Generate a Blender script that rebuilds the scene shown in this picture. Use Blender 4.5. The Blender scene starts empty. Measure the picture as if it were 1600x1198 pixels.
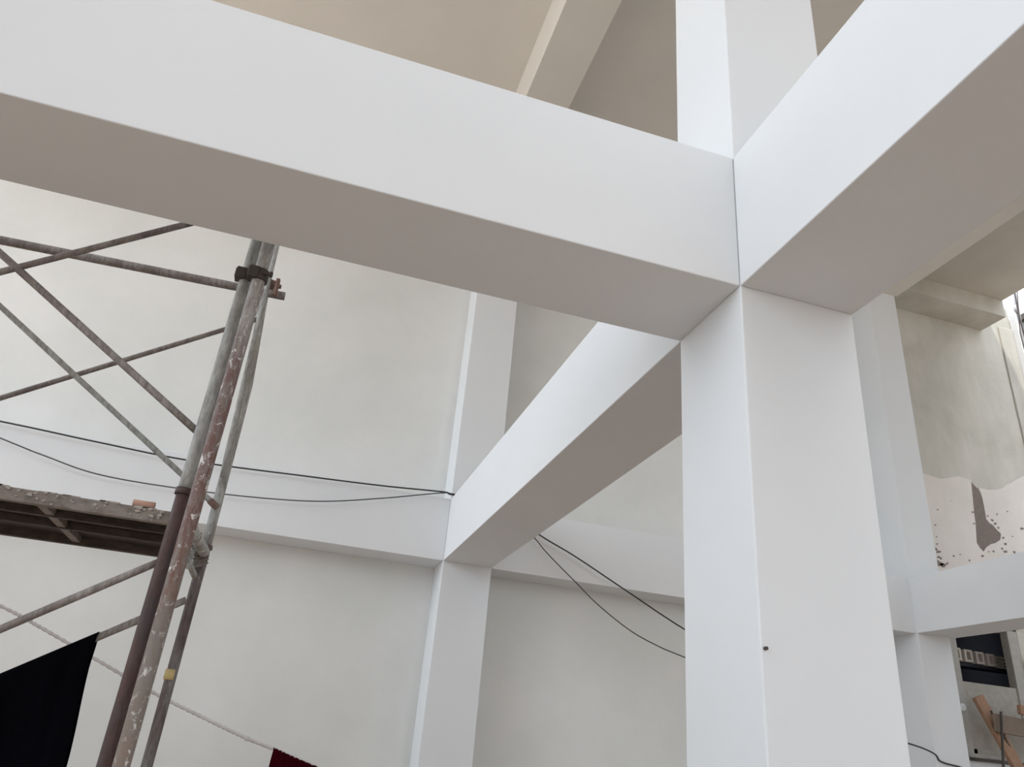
import bpy, bmesh, math, random
from mathutils import Vector, Matrix

random.seed(4)
C = bpy.context.scene.collection
SC = bpy.context.scene

# ------------------------------------------------------------------ camera
YAW, PITCH, ROLL, FPX = -0.2545, 0.455, -0.0949, 1181.6
RZ = Matrix(((math.cos(YAW), -math.sin(YAW), 0), (math.sin(YAW), math.cos(YAW), 0), (0, 0, 1)))
RX = Matrix(((1, 0, 0), (0, math.cos(PITCH), -math.sin(PITCH)), (0, math.sin(PITCH), math.cos(PITCH))))
RY = Matrix(((math.cos(ROLL), 0, math.sin(ROLL)), (0, 1, 0), (-math.sin(ROLL), 0, math.cos(ROLL))))
ROT = RZ @ RX @ RY
EYE = 1.5                                   # eye height above the floor
cam = bpy.data.cameras.new('camera')
cam.sensor_width = 36
cam.lens = FPX / 1600 * 36
cam.clip_start = 0.02
camo = bpy.data.objects.new('camera', cam)
C.objects.link(camo)
mw = Matrix.Identity(4)
for i in range(3):
    mw[i][0] = ROT[i][0]
    mw[i][1] = ROT[i][2]
    mw[i][2] = -ROT[i][1]
    mw[i][3] = (0, 0, EYE)[i]
camo.matrix_world = mw
SC.camera = camo


def at(u, v, ax, val):
    """photo measurement -> real point on a known world plane (z measured from the floor)"""
    d = ROT @ Vector(((u - 800) / FPX, 1, -(v - 599) / FPX))
    o = Vector((0, 0, EYE))
    t = (val - o[ax]) / d[ax]
    return o + d * t


# ------------------------------------------------------------------ world and light
W = bpy.data.worlds.new('world')
SC.world = W
W.use_nodes = True
bg = W.node_tree.nodes['Background']
bg.inputs[0].default_value = (0.78, 0.89, 1.0, 1)
bg.inputs[1].default_value = 2.0


def sun(name, direction, strength, angle, col):
    l = bpy.data.lights.new(name, 'SUN')
    l.energy = strength
    l.angle = math.radians(angle)
    l.color = col
    o = bpy.data.objects.new(name, l)
    C.objects.link(o)
    o.rotation_euler = Vector(direction).to_track_quat('-Z', 'Y').to_euler()
    return o


sun('hazy_daylight', (0.97, 0.2, -0.20), 1.1, 50, (0.88, 0.94, 1.0))
sun('fill_from_behind', (-0.06, 0.95, -0.24), 0.9, 50, (0.95, 0.97, 1.0))  # soft fill added behind the camera to brighten the faces turned towards it
sun('midday_sun', (0.30, 0.22, -0.93), 4.2, 2, (1.0, 0.96, 0.9))

SC.view_settings.view_transform = 'Standard'
SC.view_settings.look = 'None'
SC.view_settings.gamma = 1
SC.view_settings.use_curve_mapping = False
SC.view_settings.exposure = 0.14


# ------------------------------------------------------------------ materials
def mat(name):
    m = bpy.data.materials.new(name)
    m.use_nodes = True
    nt = m.node_tree
    return m, nt, nt.nodes['Principled BSDF']


def noise(nt, scale, detail=4, rough=.55, vec=None, dist=0.0):
    n = nt.nodes.new('ShaderNodeTexNoise')
    n.inputs['Scale'].default_value = scale
    n.inputs['Detail'].default_value = detail
    n.inputs['Roughness'].default_value = rough
    n.inputs['Distortion'].default_value = dist
    if vec is None:
        vec = nt.nodes.new('ShaderNodeTexCoord').outputs['Object']
    nt.links.new(vec, n.inputs['Vector'])
    return n.outputs['Fac']


def ramp(nt, fac, stops, interp='LINEAR'):
    r = nt.nodes.new('ShaderNodeValToRGB')
    r.color_ramp.interpolation = interp
    e = r.color_ramp.elements
    while len(e) < len(stops):
        e.new(0.5)
    for k, (p, c) in enumerate(stops):
        e[k].position = p
        e[k].color = (*c, 1) if len(c) == 3 else c
    nt.links.new(fac, r.inputs[0])
    return r.outputs[0]


def mix(nt, fac, a, b, mode='MIX'):
    m = nt.nodes.new('ShaderNodeMix')
    m.data_type = 'RGBA'
    m.blend_type = mode
    for s, v in ((m.inputs[0], fac), (m.inputs[6], a), (m.inputs[7], b)):
        if isinstance(v, (int, float)):
            s.default_value = v
        elif isinstance(v, tuple):
            s.default_value = (*v, 1)
        else:
            nt.links.new(v, s)
    return m.outputs[2]


def bump(nt, b, h, strength, dist=.01):
    n = nt.nodes.new('ShaderNodeBump')
    n.inputs['Strength'].default_value = strength
    n.inputs['Distance'].default_value = dist
    nt.links.new(h, n.inputs['Height'])
    nt.links.new(n.outputs[0], b.inputs['Normal'])


def stretched(nt, sc):
    t = nt.nodes.new('ShaderNodeTexCoord')
    m = nt.nodes.new('ShaderNodeMapping')
    m.inputs['Scale'].default_value = sc
    nt.links.new(t.outputs['Object'], m.inputs[0])
    return m.outputs[0]


def plaster(name, a, b, scale=1.1, bstr=.12, rough=.75):
    m, nt, bs = mat(name)
    n = noise(nt, scale, 5, .6)
    col = ramp(nt, n, [(.3, a), (.7, b)])
    nt.links.new(col, bs.inputs['Base Color'])
    bs.inputs['Roughness'].default_value = rough
    bs.inputs['Specular IOR Level'].default_value = .25
    bump(nt, bs, noise(nt, 9, 5, .6), bstr, .02)
    return m


def plain(name, col, rough=.7, metal=0):
    m, nt, bs = mat(name)
    n = noise(nt, 14, 4)
    c2 = tuple(x * .82 for x in col)
    nt.links.new(ramp(nt, n, [(.3, c2), (.7, col)]), bs.inputs['Base Color'])
    bs.inputs['Roughness'].default_value = rough
    bs.inputs['Metallic'].default_value = metal
    return m


def pipe_mat(name, base, rust, fleck, rust_amt=.5, fleck_amt=.62, s=(6, 6, 1.6)):
    m, nt, bs = mat(name)
    v = stretched(nt, s)
    n1 = noise(nt, 2.2, 5, .65, v)
    col = ramp(nt, n1, [(max(rust_amt - .12, 0), base), (rust_amt + .1, rust)])
    n3 = noise(nt, 9, 5, .7, v)
    col = mix(nt, ramp(nt, n3, [(.4, (0, 0, 0)), (.75, (1, 1, 1))]), col, tuple(x * .45 for x in rust))
    n2 = noise(nt, 7, 6, .75, v, .8)
    col = mix(nt, ramp(nt, n2, [(fleck_amt, (0, 0, 0)), (fleck_amt + .05, (1, 1, 1))]), col, fleck)
    nt.links.new(col, bs.inputs['Base Color'])
    bs.inputs['Roughness'].default_value = .6
    bs.inputs['Specular IOR Level'].default_value = .35
    bump(nt, bs, n2, .4, .004)
    return m


M = {}
M['white'] = plaster('white_paint', (.735, .748, .765), (.77, .78, .793), .8, .05)
M['wall'] = plaster('wall_plaster', (.675, .68, .655), (.78, .77, .755), .7, .2)
M['ceiling'] = plaster('ceiling_plaster', (.73, .70, .65), (.78, .745, .695), .7, .12)
M['floor'] = plaster('floor_screed', (.46, .37, .30), (.54, .44, .36), 1.5, .4)
M['ground'] = plaster('dry_earth', (.47, .37, .28), (.55, .44, .34), 1.5, .4)
M['store_shade'] = plain('dark_navy_shade', (.016, .018, .032))  # darkness of the unlit store room put into the colour
M['blocker'] = plaster('blocker_render', (.52, .49, .46), (.60, .57, .54), 1, .3)  # surface of the added, unseen light-blocking walls
M['frame'] = plain('door_frame_paint', (.44, .42, .385), .6)
M['panel'] = plain('door_panel_paint', (.40, .37, .32), .6)
M['vent'] = plain('vent_block_clay', (.85, .78, .72))
M['wood'] = plain('raw_orange_timber', (.36, .205, .125), .7)
M['stub'] = plain('rusty_orange_iron', (.50, .29, .21), .7)
M['wood2'] = plain('brown_timber', (.22, .165, .125), .7)
M['cable'] = plain('cable_rubber', (.028, .028, .03), .5)
M['cable2'] = plain('grey_cable_rubber', (.07, .07, .072), .5)
M['clamp'] = plain('clamp_iron', (.075, .06, .05), .6, .3)
M['pole_grey'] = pipe_mat('grey_scaffold_tube', (.43, .43, .405), (.33, .315, .295), (.55, .54, .52), .56, .64)
M['pole_rust'] = pipe_mat('rusty_scaffold_tube', (.27, .23, .2), (.20, .105, .08), (.6, .57, .54), .47, .61)
m, nt, bs = mat('flaking_scaffold_tube')
tc = nt.nodes.new('ShaderNodeTexCoord')
sp = nt.nodes.new('ShaderNodeSeparateXYZ')
nt.links.new(tc.outputs['Object'], sp.inputs[0])
v = stretched(nt, (9, 9, 2.2))
n1 = noise(nt, 2.4, 5, .65, v)
ad = nt.nodes.new('ShaderNodeMath'); ad.operation = 'MULTIPLY_ADD'
nt.links.new(n1, ad.inputs[0]); ad.inputs[1].default_value = 1.1
nt.links.new(sp.outputs[2], ad.inputs[2])
mr = nt.nodes.new('ShaderNodeMapRange')
mr.inputs[1].default_value = 1.2; mr.inputs[2].default_value = 4.2
nt.links.new(ad.outputs[0], mr.inputs[0])
zone = ramp(nt, mr.outputs[0], [(.10, (.29, .25, .21)), (.22, (.22, .155, .12)), (.34, (.20, .165, .14)), (.45, (.15, .07, .05)), (.55, (.14, .068, .055)), (.70, (.145, .075, .063)), (.78, (.36, .335, .315)), (.9, (.42, .41, .39))])
n3 = noise(nt, 8, 6, .7, v)
zone = mix(nt, ramp(nt, n3, [(.42, (0, 0, 0)), (.62, (.8, .8, .8))]), zone, (.21, .185, .165))
n2 = noise(nt, 5, 7, .78, stretched(nt, (6, 6, 4)), 1.0)
zone = mix(nt, ramp(nt, n2, [(.565, (0, 0, 0)), (.60, (1, 1, 1))]), zone, (.60, .57, .54))
nt.links.new(zone, bs.inputs['Base Color'])
bs.inputs['Roughness'].default_value = .6
bump(nt, bs, n2, .5, .004)
M['pole_flake'] = m
M['pole_purple'] = pipe_mat('dark_scaffold_tube', (.07, .052, .055), (.105, .052, .038), (.36, .27, .21), .52, .7)
M['pole_thin'] = pipe_mat('light_scaffold_tube', (.56, .57, .55), (.38, .36, .33), (.68, .67, .65), .5, .57)
M['pole_low'] = pipe_mat('worn_scaffold_tube', (.20, .19, .18), (.115, .08, .078), (.5, .47, .44), .52, .63)
M['brace'] = pipe_mat('brace_tube', (.34, .305, .285), (.22, .185, .17), (.58, .55, .52), .52, .68)
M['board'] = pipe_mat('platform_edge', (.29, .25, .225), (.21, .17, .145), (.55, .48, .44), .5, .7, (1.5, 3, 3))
M['board_shaded'] = pipe_mat('platform_underside_shaded', (.085, .065, .055), (.06, .045, .04), (.16, .13, .11), .5, .68, (1.5, 3, 3))  # edge colour darkened, underside shade is in the colour
M['deck'] = plain('shaded_deck_boards', (.045, .035, .03))  # shade below the platform put into the deck colour too
M['rope'] = plain('pale_rope', (.62, .58, .58), .9)
M['mortar'] = plain('dried_mortar', (.40, .35, .31), .9)
M['lash'] = plain('rope_lashing', (.22, .19, .165), .9)
M['yellow'] = plain('yellow_tape', (.5, .38, .16), .7)
M['pvc'] = plain('grey_plastic_pipe', (.45, .43, .45), .4)
M['concrete'] = plaster('grey_concrete', (.17, .17, .17), (.24, .24, .24), 1.2, .3)


def cloth_mat(name, a, b):
    m, nt, bs = mat(name)
    n = noise(nt, 1.5, 4, .6, stretched(nt, (6, 6, 1)))
    nt.links.new(ramp(nt, n, [(.35, a), (.7, b)]), bs.inputs['Base Color'])
    bs.inputs['Roughness'].default_value = .95
    bs.inputs['Specular IOR Level'].default_value = .03
    bump(nt, bs, noise(nt, 400, 2), .2, .001)
    return m


M['black_cloth'] = cloth_mat('black_cloth', (.0018, .0018, .003), (.003, .003, .005))
M['red_cloth'] = cloth_mat('dark_red_cloth', (.022, .001, .003), (.05, .002, .006))

# unfinished wall: blotchy cement render
m, nt, bs = mat('rough_cement_render')
c1 = ramp(nt, noise(nt, .75, 6, .62, None, .5), [(.3, (.50, .48, .43)), (.5, (.60, .575, .52)), (.72, (.68, .65, .60))])
c2 = ramp(nt, noise(nt, 1.0, 5, .6, stretched(nt, (2.2, 2.2, .5))), [(.35, (.84, .83, .80)), (.65, (1, 1, 1))])
nt.links.new(mix(nt, .8, c1, c2, 'MULTIPLY'), bs.inputs['Base Color'])
bs.inputs['Roughness'].default_value = .9
bump(nt, bs, noise(nt, 7, 6, .65), .3, .02)
M['rough'] = m
M['bare_ceiling'] = plaster('bare_cement_ceiling', (.56, .53, .475), (.66, .63, .57), .9, .3)
# pale first coat of plaster with chips
m, nt, bs = mat('pale_plaster_coat')
c1 = ramp(nt, noise(nt, 1.3, 5, .6), [(.3, (.70, .65, .60)), (.7, (.80, .75, .70))])
f = ramp(nt, noise(nt, 5.5, 8, .72, None, .4), [(.655, (0, 0, 0)), (.68, (1, 1, 1))])
nt.links.new(mix(nt, f, c1, (.30, .25, .22)), bs.inputs['Base Color'])
bs.inputs['Roughness'].default_value = .85
M['coat'] = m
M['bare'] = plain('bare_brown_render', (.25, .205, .18), .9)


# ------------------------------------------------------------------ mesh helpers
class MB:
    def __init__(s):
        s.v, s.f, s.sm = [], [], []

    def face(s, idx, smooth=False):
        s.f.append(idx)
        s.sm.append(smooth)

    def box(s, lo, hi, mtx=None):
        b = len(s.v)
        for z in (lo[2], hi[2]):
            for x, y in ((lo[0], lo[1]), (hi[0], lo[1]), (hi[0], hi[1]), (lo[0], hi[1])):
                p = Vector((x, y, z))
                s.v.append(mtx @ p if mtx else p)
        for q in ((0, 3, 2, 1), (4, 5, 6, 7), (0, 1, 5, 4), (1, 2, 6, 5), (2, 3, 7, 6), (3, 0, 4, 7)):
            s.face([b + i for i in q])
        return s

    def tube(s, pts, r, n=14, closed=True):
        pts = [Vector(p) for p in pts]
        rs = r if isinstance(r, (list, tuple)) else [r] * len(pts)
        b = len(s.v)
        u = None
        for i, p in enumerate(pts):
            t = (pts[min(i + 1, len(pts) - 1)] - pts[max(i - 1, 0)]).normalized()
            if u is None:
                u = t.cross(Vector((0, 0, 1)))
                if u.length < .1:
                    u = t.cross(Vector((1, 0, 0)))
                u.normalize()
            else:
                u = (u - t * u.dot(t)).normalized()
            w = t.cross(u)
            for k in range(n):
                a = 2 * math.pi * k / n
                s.v.append(p + (u * math.cos(a) + w * math.sin(a)) * rs[i])
        for i in range(len(pts) - 1):
            for k in range(n):
                s.face([b + i * n + k, b + i * n + (k + 1) % n, b + (i + 1) * n + (k + 1) % n, b + (i + 1) * n + k], True)
        if closed:
            s.face([b + k for k in range(n)][::-1])
            s.face([b + (len(pts) - 1) * n + k for k in range(n)])
        return s

    def hollow(s, a, b_, r, ri, n=18, wob=0.0):
        """open-ended pipe with a real bore"""
        a, b_ = Vector(a), Vector(b_)
        t = (b_ - a).normalized()
        u = t.cross(Vector((0, 0, 1)))
        if u.length < .1:
            u = t.cross(Vector((1, 0, 0)))
        u.normalize()
        w = t.cross(u)
        L = (b_ - a).length
        seg = max(2, int(L / .12))
        rings = []
        for i in range(seg + 1):
            rings.append((a + t * L * i / seg, r * (1 + random.uniform(-wob, wob))))
        rings += [(b_, ri), (a, ri)]
        base = len(s.v)
        for p, rr in rings:
            for k in range(n):
                q = 2 * math.pi * k / n
                s.v.append(p + (u * math.cos(q) + w * math.sin(q)) * rr)
        R = len(rings)
        for i in range(R):
            j = (i + 1) % R
            for k in range(n):
                s.face([base + i * n + k, base + i * n + (k + 1) % n, base + j * n + (k + 1) % n, base + j * n + k],
                       i < seg)
        return s

    def prism(s, poly, y0, y1):
        """poly = [(x,z)], extruded along y"""
        n = len(poly)
        b = len(s.v)
        for y in (y0, y1):
            for x, z in poly:
                s.v.append(Vector((x, y, z)))
        s.face([b + i for i in range(n)])
        s.face([b + n + i for i in range(n)][::-1])
        for i in range(n):
            j = (i + 1) % n
            s.face([b + j, b + i, b + n + i, b + n + j])
        return s

    def build(s, name, m, parent=None, bevel=0, seg=2, tri=False):
        me = bpy.data.meshes.new(name)
        org = sum(s.v, Vector()) / len(s.v)
        loc = org if parent is None else Vector()
        me.from_pydata([v - loc for v in s.v], [], s.f)
        for i, p in enumerate(me.polygons):
            p.use_smooth = s.sm[i]
        me.materials.append(m)
        bm = bmesh.new()
        bm.from_mesh(me)
        if tri:
            bmesh.ops.triangulate(bm, faces=[f for f in bm.faces if len(f.verts) > 4])
        bmesh.ops.recalc_face_normals(bm, faces=bm.faces)
        bm.to_mesh(me)
        bm.free()
        o = bpy.data.objects.new(name, me)
        C.objects.link(o)
        if parent is not None:
            o.parent = parent
            o.matrix_parent_inverse = Matrix.Translation(-world_loc(parent))
        else:
            o.location = loc
        if bevel:
            md = o.modifiers.new('bevel', 'BEVEL')
            md.width = bevel
            md.segments = seg
            md.limit_method = 'ANGLE'
        return o


def world_loc(o):
    v = Vector(o.location)
    while o.parent:
        v = Vector(o.parent.location) + v + o.matrix_parent_inverse.translation
        o = o.parent
    return v


def tag(o, label, cat, group=None):
    o['label'] = label
    o['category'] = cat
    if group:
        o['group'] = group
    return o


def struct(o):
    o['kind'] = 'structure'
    return o


def empty(name, loc, label, cat, group=None):
    o = bpy.data.objects.new(name, None)
    C.objects.link(o)
    o.location = loc
    return tag(o, label, cat, group)


# ------------------------------------------------------------------ the building frame (metres, z from the floor)
X0, Y0, CW, CD = 1.486, 2.224, .53, .5          # main column
ZB, ZT = 1.769 + EYE, 2.4425 + EYE             # lower ring of beams
ZR, ZC = 6.94 + EYE, 7.62 + EYE                # roof beams, ceiling
Y1 = 7.87                                      # front of the back wall columns
YW = 8.30                                      # back wall surface
YW2 = 8.36                                     # wall of the side bay
X2 = 7.484                                     # corner column
XE = 10.83                                     # outer edge of the side bay
XL, YF = -7.0, -6.0

struct(MB().box((XL, YF, -.2), (XE, 12, 0)).build('floor', M['floor']))
gm = MB()
gm.box((-60, -60, -.25), (XL, 40, -.04)); gm.box((XE, -60, -.25), (60, 40, -.04)); gm.box((XL, -60, -.25), (XE, YF, -.04)); gm.box((XL, 12, -.25), (XE, 40, -.04))
struct(gm.build('ground', M['ground']))
ZS, XS = 7.335 + EYE, 10.17                    # lower bare ceiling of the side bay
struct(MB().box((XL, YF, ZC), (X2 + CW, 8.6, ZC + .25)).build('ceiling', M['ceiling']))
struct(MB().box((X2 + CW, YF, ZS), (XS, YW2, ZC + .25)).build('ceiling_side', M['bare_ceiling']))
struct(MB().box((XL, YW, 0), (X2 + CW, 8.6, ZC)).build('wall_back', M['wall']))

struct(MB().box((XL - .3, YF - .3, 0), (XL, 8.6, 2.45)).build('light_block_left', M['wall']))  # added out of view, height holds back low light from the left
fw = MB()
fw.box((5.0, YF - .3, 0), (XE, YF, ZC + .25)); fw.box((XL, YF - .3, 0), (.4, YF, ZC + .25))
struct(fw.build('light_block_front', M['blocker']))  # added out of view, its two parts and gap shape light from behind
struct(MB().box((XE, -3.5, 0), (XE + .3, 5.3, ZC)).build('light_block_right', M['blocker']))  # added out of view to cut the light reaching the side bay

def column(x, y, w, d, label):
    o = MB().box((x, y, 0), (x + w, min(y + d, YW), ZC)).build('column', M['white'], bevel=.006)
    o['kind'] = 'thing'
    return tag(o, label, 'column', 'columns of the building frame')


column(X0, Y0, CW, CD, 'large white square column in the foreground where the two big beams cross')
column(X0, Y1, CW, YW - Y1, 'white column standing against the back wall at the far end of the middle beam')
column(X2, Y1, .485, .53, 'white column half hidden behind the large foreground column, beside the unfinished wall')


def beam(lo, hi, label):
    o = MB().box(lo, hi).build('beam', M['white'], bevel=.005)
    o['kind'] = 'thing'
    return tag(o, label, 'beam', 'beams of the building frame')


beam((XL, Y0, ZB), (X0, Y0 + CD, ZT), 'wide white beam crossing the upper left from the edge to the foreground column')
beam((X0, YF, ZB), (X0 + CW, Y0, ZT), 'large white beam rising from the foreground column to the upper right corner')
beam((X0, Y0 + CD, ZB), (X0 + CW, Y1, ZT), 'white beam running back from the foreground column to the back wall column')
beam((XL, Y1, ZB), (X0, YW, ZT), 'white beam on the back wall left of its column, behind the scaffold')
beam((X0 + CW, Y1 + .02, ZB), (X2, YW, ZT), 'white beam on the back wall between its column and the foreground column')
beam((X2, YF, ZB), (X2 + CW, Y1, ZT), 'white beam at right below the unfinished wall, above the door')
beam((X0, Y0 + CD, ZR), (X0 + CW, Y1, ZC), 'roof beam under the ceiling at top centre, left of the upper column').data.materials[0] = M['ceiling']
beam((X2, YF, ZR - .12), (X2 + CW, Y1, ZC), 'roof beam along the right side, just above the unfinished wall').data.materials[0] = M['ceiling']
beam((X2 + CW, 7.88, 7.02 + EYE), (XS, YW2, ZS), 'bare cement beam at the head of the unfinished wall').data.materials[0] = M['rough']

# side bay: unfinished wall, with the dark doorway below
DX0, DX1, DZ0, DZ1 = 8.56, 9.45, 1.36 + EYE, 2.1 + EYE     # glazing opening
wl = MB()
struct(MB().box((X2 + CW, YW2, DZ1), (XE, 8.6, ZC)).build('wall_side_upper', M['rough']))
wl.box((X2 + CW, YW2, DZ0 - .92), (DX0 - .2, 8.6, DZ1))
wl.box((9.62, YW2, DZ0 - .92), (XE, 8.6, DZ1))
tag(MB().box((9.66, YW2 - .06, DZ0 - .88), (9.95, YW2 - .02, ZB - .02)).build('upright_board', M['wood2'], bevel=.005), 'dark brown upright board right of the door at the right edge', 'board')
struct(wl.build('wall_side', M['rough']))
struct(MB().box((X2 + CW, YW2 - .0, 0), (XE, 8.6, DZ0 - .925)).build('wall_side_lower', M['white']))
tag(MB().box((XE - .30, YW2 - .03, 3.0), (XE, YW2 - .001, 7.18 + EYE)).build('plaster_jamb', M['rough'], bevel=.01),
    'narrow pale plaster strip at the right end of the unfinished wall, with a crack', 'jamb')

# pale first plaster coat at the bottom of the unfinished wall, with a torn gap
px = [(1432, 738), (1444, 740), (1456, 744), (1470, 748), (1484, 746), (1498, 744), (1508, 747), (1517, 750),
      (1519, 770), (1521, 792), (1522, 803), (1524, 816), (1525, 832), (1526, 848), (1531, 856), (1537, 862), (1541, 855),
      (1548, 850), (1556, 848), (1563, 843), (1564, 834), (1558, 828), (1551, 820), (1546, 817), (1541, 811),
      (1538, 793), (1534, 774), (1529, 762), (1544, 765), (1555, 765), (1565, 763), (1572, 757), (1579, 755),
      (1586, 750), (1600, 743), (1612, 738), (1620, 960), (1500, 960), (1430, 960)]
poly = []
for u, v in px:
    p = at(u, v, 1, YW2 - .012)
    poly.append((p.x, p.z))
tag(MB().prism(poly, YW2 - .014, YW2 - .001).build('plaster_coat', M['coat'], tri=True),
    'pale torn edged plaster patch low on the unfinished wall at right', 'plaster patch')

gap = [(1517, 752), (1528, 764), (1540, 790), (1545, 812), (1570, 835), (1568, 846), (1548, 853), (1538, 868), (1522, 852), (1518, 800)]
bp = []
for u, v in gap:
    p = at(u, v, 1, YW2 - .006)
    bp.append((p.x, p.z))
coat = bpy.data.objects['plaster_coat']
MB().prism(bp, YW2 - .007, YW2 + .004).build('bare_render', M['bare'], coat, tri=True)
ch = MB()
spots = [(1462, 858, 1.6), (1466, 862, 2.4), (1464, 850, 1.2), (1468, 880, 3.4), (1474, 884, 3.0), (1470, 872, 1.6), (1480, 880, 1.6), (1466, 870, 1.8),
         (1461, 820, 1.0), (1465, 796, 1.0), (1463, 838, 1.0), (1555, 818, 1.8), (1560, 824, 1.4), (1550, 812, 1.6), (1543, 806, 1.2), (1567, 840, 1.3),
         (1571, 850, 1.6), (1571, 862, 2.0), (1566, 857, 1.3), (1520, 800, 1.1), (1522, 818, 1.1), (1597, 826, 2.0), (1582, 838, 1.0), (1490, 868, 1.5),
         (1500, 866, 1.0), (1515, 875, 1.2), (1535, 868, 1.5), (1552, 861, 1.4), (1585, 862, 1.6), (1574, 799, 1.0), (1545, 862, 1.0)]
rs = random.Random(5)
for u, v, r_ in spots:
    c = at(u, v, 1, YW2 - .014)
    n_ = 9
    q = []
    for k in range(n_):
        a_ = 2 * math.pi * k / n_
        rr_ = r_ * .0105 * rs.uniform(.5, 1.5)
        q.append((c.x + rr_ * 1.5 * math.cos(a_) + rr_ * .3 * math.sin(a_), c.z + rr_ * math.sin(a_)))
    ch.prism(q, YW2 - .0155, YW2 - .010)
cho = ch.build('chips', M['bare'], coat, tri=True)
cho['kind'] = 'stuff'

# doorway
door = struct(bpy.data.objects.new('door_1', None))
C.objects.link(door)
door.location = (9.0, YW2, DZ0 - .9)
fr = MB()
z0 = DZ0 - .9
fr.box((DX0 - .20, YW2 - .03, z0), (DX0 - .11, YW2 + .12, DZ1 + .1))
fr.box((DX0 - .115, YW2 - .005, z0), (DX0, YW2 + .1, DZ1 + .1))
fr.box((DX1, YW2 - .0, z0), (DX1 + .17, YW2 + .12, DZ1 + .1))
fr.box((DX0 - .2, YW2 - .03, z0 - .0), (DX1 + .2, YW2 + .1, z0 + .05))
fr.build('door_frame', M['frame'], door, bevel=.008)
lf = MB()
lf.box((DX0 - .01, YW2 + .02, z0 + .04), (DX1 + .01, YW2 + .06, DZ0))
lf.box((DX0, YW2 + .005, z0 + .05), (DX0 + .06, YW2 + .03, DZ0 - .08))
lf.box((DX0, YW2 + .005, z0 + .05), (DX1, YW2 + .03, z0 + .11))
lf.build('door_panel', M['panel'], door, bevel=.004)
k = at(1503, 1105, 1, YW2 - .05)
kb = MB()
kb.tube([(k.x, YW2 - .004, k.z), (k.x, YW2 - .03, k.z), (k.x, YW2 - .045, k.z), (k.x, YW2 - .07, k.z), (k.x, YW2 - .085, k.z)],
        [.02, .02, .045, .05, .025])
kb.build('door_knob', M['white'], door)
MB().box((DX0 - .2, YW2 - .045, z0 - .035), (DX1 + .9, YW2 + .1, z0)).build('threshold', M['clamp'], door)

# dark store room seen through the opening above the door panel
struct(MB().box((7.6, 9.9, 1), (11.2, 10.0, 5)).build('wall_store', M['store_shade']))
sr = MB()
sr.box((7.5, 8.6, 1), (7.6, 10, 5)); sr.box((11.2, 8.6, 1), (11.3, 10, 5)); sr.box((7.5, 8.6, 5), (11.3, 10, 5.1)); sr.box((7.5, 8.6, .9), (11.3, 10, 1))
struct(sr.build('wall_store_sides', M['store_shade']))
YB = 8.78
shelf_l, shelf_r = at(1488, 1035, 1, YB), at(1585, 1048, 1, YB)
for k_, u in enumerate((1496, 1514, 1532, 1549.5)):
    v = 1016 + (u - 1496) * .19 + 4
    p = at(u, v + 1, 1, YB)
    w, h = .070, .083
    b = MB()
    b.box((p.x - w, YB, p.z - h), (p.x - w * .45, YB + .1, p.z + h))
    b.box((p.x + w * .5, YB, p.z - h), (p.x + w, YB + .1, p.z + h))
    b.box((p.x - w * .45, YB, p.z + h * .62), (p.x + w * .5, YB + .1, p.z + h))
    b.box((p.x - w * .45, YB, p.z - h), (p.x + w * .5, YB + .1, p.z - h * .62))
    lab = ['leftmost pale vent block in the row above the door panel, cut off by the frame',
           'second pale vent block from the left in the row above the door panel',
           'third pale vent block from the left in the row above the door panel',
           'fourth pale vent block from the left, beside the slatted block'][k_]
    tag(b.build('vent_block', M['vent'], bevel=.004), lab, 'vent block', 'pale vent blocks in the dark opening')
p = at(1566, 1035, 1, YB)
b = MB()
for i in range(4):
    b.box((p.x - .075, YB, p.z - .085 + i * .046), (p.x + .075, YB + .1, p.z - .06 + i * .046))
b.box((p.x - .07, YB + .04, p.z - .085), (p.x + .07, YB + .1, p.z + .075))
tag(b.build('slatted_block', M['vent']), 'slatted pale block at the right end of the vent block row', 'vent block')
zz = min(shelf_l.z, shelf_r.z)
tag(MB().box((7.6, YB - .02, p.z - .125), (11.2, YB + .16, p.z - .087)).build('shelf_rail', M['store_shade']),
    'dark rail carrying the vent blocks inside the opening', 'rail')

# timber trestle leaning in front of the door
tr = empty('timber_trestle', (9.2, 8.0, 0), 'raw timber trestle of leaning planks standing in front of the door', 'trestle')


def plank(a, b_, w, t, m, name):
    a, b_ = Vector(a), Vector(b_)
    z = (b_ - a).normalized()
    y = Vector((0, 1, 0))
    y = (y - z * y.dot(z)).normalized()
    x = y.cross(z)
    mt = Matrix((x, y, z)).transposed().to_4x4()
    mt.translation = a
    return MB().box((-w / 2, -t / 2, 0), (w / 2, t / 2, (b_ - a).length), mt).build(name, m, tr, bevel=.008)


a, b_ = at(1527, 1088, 1, 8.14), at(1590, 1198, 1, 8.0)
d = (b_ - a)
plank(a, a + d * (a.z / -d.z) * .995, .15, .06, M['wood'], 'leg')
a, b_ = at(1553, 1128, 1, 8.0), at(1606, 1139, 1, 8.0)
plank(a, a + (b_ - a) * 2.6, .21, .035, M['wood2'], 'cross_board')
a, b_ = at(1592, 1108, 1, 7.95), at(1606, 1111, 1, 7.95)
plank(a, a + (b_ - a) * 5, .11, .06, M['wood'], 'top_board')
a, b_ = at(1548, 1110, 1, 8.02), at(1562, 1137, 1, 8.02)
d = (b_ - a)
MB().tube([a, a + d * (a.z / -d.z) * .45], .014, 8).build('brace', M['clamp'], tr)
a, b_ = at(1564, 1112, 1, 7.96), at(1568, 1198, 1, 7.9)
d = (b_ - a)
MB().tube([a, a + d * (a.z / -d.z) * .995], .016, 8).build('rod', M['clamp'], tr)

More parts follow.
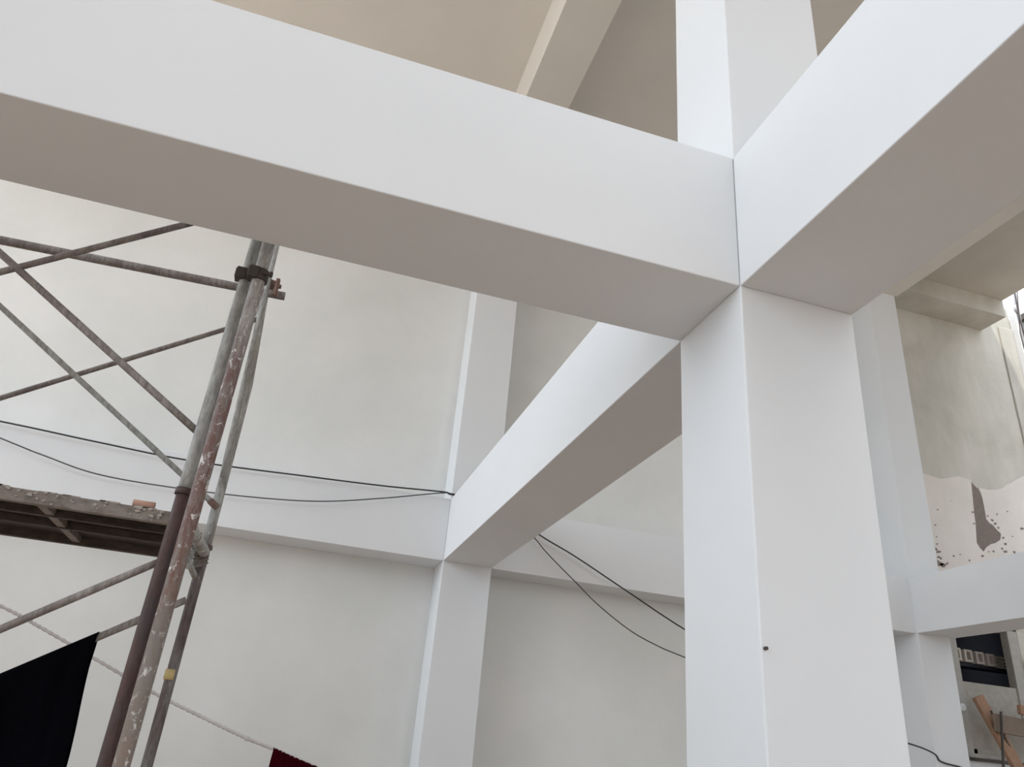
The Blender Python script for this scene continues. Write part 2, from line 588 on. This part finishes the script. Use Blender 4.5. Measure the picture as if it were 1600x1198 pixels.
# outside the side bay: drain pipes, white edge trim and the neighbouring house
pp = empty('drain_pipe', (XE + .15, 8.3, 0), 'thin grey drain pipes with a collar outside the opening at the right edge', 'pipe')
q1 = at(1596, 515, 1, 8.25)
q0 = at(1584, 455, 1, 8.25)
MB().tube([(q0.x, 8.25, q0.z + .5), (q0.x, 8.25, q0.z - .05), (q1.x, 8.25, q1.z), (q1.x + .02, 8.25, 0)], .028).build('pipe', M['pvc'], pp)
q2 = at(1587, 484, 1, 8.25)
MB().tube([q2 + Vector((-.01, 0, -.07)), q2 + Vector((-.01, 0, -.03)), q2 + Vector((.0, 0, .05)), q2 + Vector((0, 0, .08))], [.03, .052, .052, .03]).build('collar', M['pvc'], pp)
a1, a2 = at(1585, 455, 1, 8.1), at(1592, 492, 1, 8.1)
MB().tube([a1 + (a1 - a2) * .8, a1, a2, a2 + Vector((.05, 0, -2.5))], .011, 8).build('wire', M['clamp'], pp)
a1, a2 = at(1589, 452, 1, 8.12), at(1594, 520, 1, 8.12)
MB().tube([a1 + (a1 - a2) * .4, a1, a2, a2 + Vector((.03, 0, -2.5))], .008, 8).build('wire', M['clamp'], pp)
tag(MB().box((XE + .002, YW2 - .12, 3.0), (XE + .05, YW2 + .0, 9.3)).build('edge_trim', M['white'], bevel=.006),
    'thin bright white trim along the outer edge of the unfinished wall', 'trim')
nb = empty('neighbour_house', (14, 8, 0), 'pale and dark grey neighbouring house outside the opening at the right edge', 'house')
MB().box((13.6, 5.8, 0), (16, 13, 13)).build('pale_wall', M['wall'], nb)
MB().box((13.2, 5.8, 0), (13.6, 13, at(1595, 505, 0, 13.2).z)).build('dark_wall', M['concrete'], nb)
MB().box((13.1, 5.8, at(1595, 505, 0, 13.2).z), (13.62, 13, at(1595, 505, 0, 13.2).z + .12)).build('ledge', M['clamp'], nb)


# ------------------------------------------------------------------ scaffold
sc = empty('scaffold', (-.41, 3.4, 0), 'paint-splashed tubular steel scaffold with cross braces standing at left', 'scaffold')
R = .0255
AX, AY, BX, BY, CX, CY = -.441, 2.95, -.384, 2.853, -.425, 3.9
LEAN = .0
zj = at(285, 768, 1, AY).z


def pole(name, a, b_, m, r=R):
    return MB().hollow(a, b_, r, r * .8, wob=.012).build(name, m, sc)


pA = pole('standard', (AX - .002, AY, zj), (AX + .005, AY, 4.4), M['pole_grey'])
pA2 = pole('standard', (AX - .006, AY, 0), (AX - .002, AY, zj), M['pole_purple'], R * .98)
pB = pole('standard', (BX - .004, BY, 0), (BX + .01, BY, 4.3), M['pole_flake'], R * 1.03)
zc_ = at(322, 862, 1, CY).z
tC = at(388, 600, 1, CY) + (at(426, 385, 1, CY) - at(388, 600, 1, CY)) * 1.5
mC = at(388, 600, 1, CY)
pC = MB().tube([(CX + .004, CY, zc_), mC, tC], .0235, 16).build('standard', M['pole_thin'], sc)
pC2 = pole('standard', (CX - .006, CY, 0), (CX + .004, CY, zc_), M['pole_low'], .024)
# slimmer inner tube of the rear frame
e = at(347, 745, 1, CY - .06)
e2 = at(419, 440, 1, CY - .06)
e3 = e + (e2 - e) * 1.4
MB().tube([e, e.lerp(e2, .08), e3], [.010, .015, .015]).build('inner_tube', M['pole_grey'], sc)
MB().hollow((AX - .004, AY, zj - .012), (AX - .004, AY, zj + .012), R * 1.16, R * .9).build('joint_collar', M['pole_purple'], sc)

# horizontal ledger on the rear frame and the braces
zl = at(375, 445, 1, CY + .05).z
e0 = at(445, 463, 1, CY - .05)
s0 = at(0, 375, 1, CY - .05)
dirn = (s0 - e0)
pole('ledger', e0 + dirn * 1.8, e0, M['brace'], .023)


def tubepx(a, b_, ya, yb, r, m, ext0=0, ext1=0, name='cross_brace'):
    p, q = at(*a, 1, ya), at(*b_, 1, yb)
    d = q - p
    p, q = p - d * ext0, q + d * ext1
    MB().tube([p.lerp(q, i / 12) for i in range(13)], [r * random.uniform(.96, 1.04) for _ in range(13)], 12).build(name, m, sc)
    return p, q


YFB, YBB = AY + .045, CY - .04
tubepx((0, 425), (300, 348), YFB, YFB, .0135, M['brace'], .8, .5)
tubepx((0, 395), (308, 674), YFB, YFB, .0145, M['brace'], .8, .02)
tubepx((0, 622), (405, 498), YBB, YBB, .0125, M['brace'], .8, 0)
tubepx((0, 478), (338, 791), YBB - .05, YBB - .05, .0135, M['pole_grey'], .8, 0)
tubepx((328, 782), (340, 793), YBB - .05, YBB - .05, .017, M['pole_rust'], 0, 0, 'brace_end')
tubepx((0, 983), (245, 879), YFB, YFB, .0135, M['brace'], .8, .03)
tubepx((0, 1060), (291, 937), YBB, YBB, .0165, M['brace'], .8, 0)
# small diagonal stays behind the joint
tubepx((286, 860), (305, 902), CY - .3, CY, .014, M['pole_grey'], .1, 0, 'stay')
tubepx((300, 862), (293, 885), CY - .1, CY - .3, .012, M['pole_grey'], 0, 0, 'stay')
tubepx((291, 812), (319, 862), CY - .55, CY - .06, .026, M['pole_thin'], .05, 0, 'transom')

# right-angle couplers where the ledger meets the standards


def clampat(x, y, z, r, mt, name='coupler', w=.05, tilt=0):
    b = MB()
    b.hollow((x, y, z - w / 2), (x, y, z + w / 2), r * 1.35, r * 1.02, 16)
    b.box((x - r * 1.7, y - r * 1.55, z - w * .5), (x - r * .2, y - r * .9, z + w * .5))
    b.box((x - r * 1.9, y - r * 1.3, z - w * .42), (x - r * 1.2, y + r * .8, z + w * .42))
    b.tube([(x + r * .3, y - r * 1.4, z), (x + r * 2.0, y - r * 1.4, z)], .007, 8)
    b.tube([(x + r * 1.5, y - r * 1.4, z), (x + r * 2.0, y - r * 1.4, z)], .013, 6)
    b.build(name, mt, sc, bevel=.002)


p = at(388, 434, 1, AY)
clampat(AX + .004, AY, p.z, R, M['clamp'])
p = at(415, 434, 1, BY)
clampat(BX + .008, BY, p.z, R, M['clamp'], w=.052)
p = at(425, 450, 1, CY)
clampat(p.x, CY, p.z, .025, M['pole_rust'], w=.07)
b = MB()
g = at(437, 455, 1, CY - .05)
b.box((g.x - .03, CY - .09, g.z - .05), (g.x - .008, CY - .06, g.z + .06))
b.build('coupler', M['pole_rust'], sc, bevel=.006)
# yellow tape on the rear standard
p = at(268, 1054, 1, CY)
MB().hollow((CX - .002, CY, p.z - .022), (CX - .002, CY, p.z + .022), .0262, .0245, 18).build('tape', M['yellow'], sc)

# rope lashing and pipe joint at the rear standard
p = at(321, 865, 1, CY)
b = MB()
pts = []
for i in range(140):
    a = i * .55
    rr = .029 + .005 * math.sin(i * 1.7) + .003 * math.sin(i * .31)
    pts.append((CX - .006 + rr * math.cos(a), CY + rr * math.sin(a), p.z - .07 + i * .0008 + .012 * math.sin(a + 1)))
b.tube(pts, .0042, 6)
pts = []
g = at(314, 838, 1, CY - .07)
for i in range(90):
    a = i * .6
    t = i / 90
    c = Vector((CX - .05, CY - .10, p.z + .07)).lerp(Vector((CX - .01, CY - .03, p.z - .02)), t)
    pts.append((c.x + .029 * math.cos(a), c.y + .029 * math.sin(a), c.z + .01 * math.sin(a)))
b.tube(pts, .0045, 6)
b.build('rope_lashing', M['lash'], sc)
MB().hollow((CX + .002, CY, zc_ + .012), (CX + .002, CY, zc_ + .03), .033, .024).build('joint_collar', M['pole_low'], sc)

# working platform
pl = empty('scaffold_platform', (-1.6, 3.4, 0.0), 'brown steel scaffold platform with dried mortar on its edge, at left', 'platform')
zt_ = at(275, 800, 1, 3.1).z
PX1 = at(272, 800, 1, 3.1).x
PX0 = -3.2
pl.location = (-1.8, 3.4, zt_)
TH = .05
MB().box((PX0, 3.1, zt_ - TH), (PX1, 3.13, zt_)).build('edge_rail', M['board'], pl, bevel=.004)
MB().box((PX0, 3.79, zt_ - TH), (PX1, 3.82, zt_)).build('edge_rail', M['board_shaded'], pl, bevel=.004)
MB().box((PX0, 3.13, zt_ - .012), (PX1, 3.79, zt_ - .002)).build('deck', M['deck'], pl)
for i, y in enumerate((3.3, 3.5)):
    MB().box((PX0, y, zt_ - .045), (PX1, y + .02, zt_ - .012)).build('stringer', M['board_shaded'], pl, bevel=.003)
for u in (78, -150):
    g = at(u, 800, 1, 3.3)
    MB().box((g.x - .015, 3.13, zt_ - .04), (g.x + .02, 3.79, zt_ - .012)).build('cross_rib', M['board'], pl, bevel=.003)
b = MB()
rs = random.Random(9)
for i in range(46):
    x = rs.uniform(PX0 + 1.6, PX1 - .02)
    zc0 = zt_ - rs.uniform(.003, .045)
    r_ = rs.uniform(.0025, .007)
    q = [(x + r_ * rs.uniform(.6, 1.9) * math.cos(k * 1.047), zc0 + r_ * rs.uniform(.5, 1.2) * math.sin(k * 1.047)) for k in range(6)]
    b.prism(q, 3.0955, 3.1015)
for i in range(40):
    x = rs.uniform(PX0 + 1.4, PX1 - .05)
    w_ = rs.uniform(.015, .05)
    b.box((x, 3.1015, zt_ - .004), (x + w_, 3.1285, zt_ + rs.uniform(.001, .0055)))
for u, v in ((47, 772), (215, 798), (218, 793), (250, 806), (252, 800), (237, 806)):
    c = at(u, v, 1, 3.096)
    q = [(c.x + .011 * rs.uniform(.4, 1.3) * math.cos(k * .9), c.z + .008 * rs.uniform(.4, 1.4) * math.sin(k * .9)) for k in range(7)]
    b.prism(q, 3.0945, 3.1015)
dm = b.build('dried_mortar', M['mortar'], pl, tri=True)
dm['kind'] = 'stuff'

# rusty pipe stub lying on the platform
g0, g1 = at(209, 783, 1, 3.13), at(242, 790, 1, 3.13)
zs = zt_ + .012 + .006
tag(MB().hollow((g0.x, 3.13, zs), (g1.x, 3.13, zs), .0135, .009, wob=.05).build('pipe_stub', M['stub']),
    'short rusty orange pipe stub lying on the platform edge', 'pipe')


# ------------------------------------------------------------------ cables
def spline(P, n=12):
    P = [Vector(p) for p in P]
    Q = [P[0] * 2 - P[1]] + P + [P[-1] * 2 - P[-2]]
    out = []
    for i in range(1, len(Q) - 2):
        for k in range(n):
            t = k / n
            a, b2, c, d2 = Q[i - 1], Q[i], Q[i + 1], Q[i + 2]
            out.append(.5 * ((2 * b2) + (c - a) * t + (2 * a - 5 * b2 + 4 * c - d2) * t * t + (3 * b2 - a - 3 * c + d2) * t ** 3))
    out.append(Q[-2])
    return out


YC = 7.78
over = [(X0 + .0, YC, ZT + .03), (X0 + CW, YC, ZT + .03)]


def cable(left, right, r, m, label, dz):
    P = [at(u, v, 1, YC) for u, v in left] + [Vector(o) + Vector((0, 0, dz)) for o in over] + [at(u, v, 1, YC) for u, v in right]
    tag(MB().tube(spline(P), r, 8).build('electric_cable', m), label, 'cable', 'electric cables along the back wall')


cable([(-300, 600), (0, 658), (150, 690), (300, 720), (480, 744), (600, 759), (690, 768)],
      [(838, 832), (900, 870), (985, 927), (1068, 982), (1200, 1060)], .0085, M['cable'],
      'thicker black electric cable stretched taut along the back wall, the upper one', 0)
cable([(-300, 560), (0, 684), (70, 712), (150, 740), (260, 760), (390, 776), (500, 783), (600, 778), (690, 770)],
      [(833, 838), (855, 864), (900, 910), (935, 945), (985, 985), (1030, 1010), (1068, 1026), (1200, 1080)], .0065, M['cable2'],
      'thinner grey electric cable sagging below the black one along the back wall', -.012)
Pw = [at(u, v, 1, Y1 - .012) for u, v in ((1380, 1150), (1425, 1163), (1445, 1170), (1462, 1179), (1468, 1188), (1480, 1193), (1500, 1198), (1512, 1204))]
tag(MB().tube(spline(Pw), .009, 8).build('loose_wire', M['cable']), 'thin dark wire crossing the corner column at the lower right', 'wire')
g = at(1195, 1013, 1, Y0)
tag(MB().tube([(g.x, Y0 + .01, g.z), (g.x, Y0 - .012, g.z)], [.006, .006], 8).build('nail', M['clamp']),
    'small dark nail in the edge of the foreground column', 'nail')

# ------------------------------------------------------------------ clothes line and cloths
YR = 5.0
P = [at(u, v, 1, YR) for u, v in ((-200, 850), (0, 946), (60, 978), (150, 1030), (240, 1082), (320, 1122), (385, 1153), (425, 1169), (490, 1197), (620, 1262))]
pts = spline(P, 30)
rr = [.009 + .0022 * math.sin(i * 1.9) for i in range(len(pts))]
rp = MB().tube(pts, rr, 8)
kn = at(386, 1154, 1, YR)
rp.tube([kn + Vector((-.012, 0, .006)), kn, kn + Vector((.012, 0, -.006))], [.006, .015, .006], 8)
tag(rp.build('clothes_line', M['rope']), 'pale knotted clothes line sloping across the lower left behind the scaffold', 'rope')


def hang(p, q, drop, side, seed, m, name, label, thick=.004, amp=.02, skew=0.0, freq=9):
    """cloth folded over a line from p to q, hanging on both sides"""
    rnd = random.Random(seed)
    ph = [rnd.uniform(0, 6) for _ in range(4)]
    nx, nz = 60, 40
    v, f = [], []
    for s, sg in ((0, -1), (1, 1)):
        pass
    rows = []
    for j in range(-nz, nz + 1):
        t = j / nz
        row = []
        for i in range(nx + 1):
            u = i / nx
            c = p.lerp(q, u)
            if abs(j) <= 2:
                ang = j / 2 * math.pi / 2
                o = Vector((0, math.sin(ang) * side, math.cos(ang) * side))
            else:
                dd = (abs(t) - 2 / nz) * (drop if j < 0 else drop * .8)
                k = min(1, dd / .12)
                wv = (math.sin(u * freq + ph[0] + dd * 1.4) * .5 + math.sin(u * freq * 2.3 + ph[1] - dd) * .35 + .25 * math.sin(u * freq * 4.1 + ph[2])) * amp * k
                sgn = 1 if j > 0 else -1
                o = Vector((skew * dd + .006 * math.sin(dd * 9 + ph[3]) * k, sgn * side + wv + sgn * .012 * k, -dd))
            row.append(len(v))
            v.append(c + o)
        rows.append(row)
    me = MB()
    me.v = v
    for a in range(len(rows) - 1):
        for i in range(nx):
            me.face([rows[a][i], rows[a][i + 1], rows[a + 1][i + 1], rows[a + 1][i]], True)
    o = me.build(name, m)
    md = o.modifiers.new('solid', 'SOLIDIFY')
    md.thickness = thick
    return tag(o, label, 'cloth')


p1 = at(153, 994, 1, YBB)
p0 = at(0, 1059, 1, YBB)
p0 = p1 + (p0 - p1) * 1.6
hang(p0, p1, 1.05, .021, 3, M['black_cloth'], 'black_cloth', 'plain black cloth hanging over a scaffold brace at the lower left', amp=.022, skew=.05)
r0 = at(427, 1171, 1, YR)
r1 = at(560, 1229, 1, YR)
hang(r0, r1, .6, .013, 8, M['red_cloth'], 'red_cloth', 'dark red cloth on the clothes line at the bottom edge', amp=.012, skew=-.02)
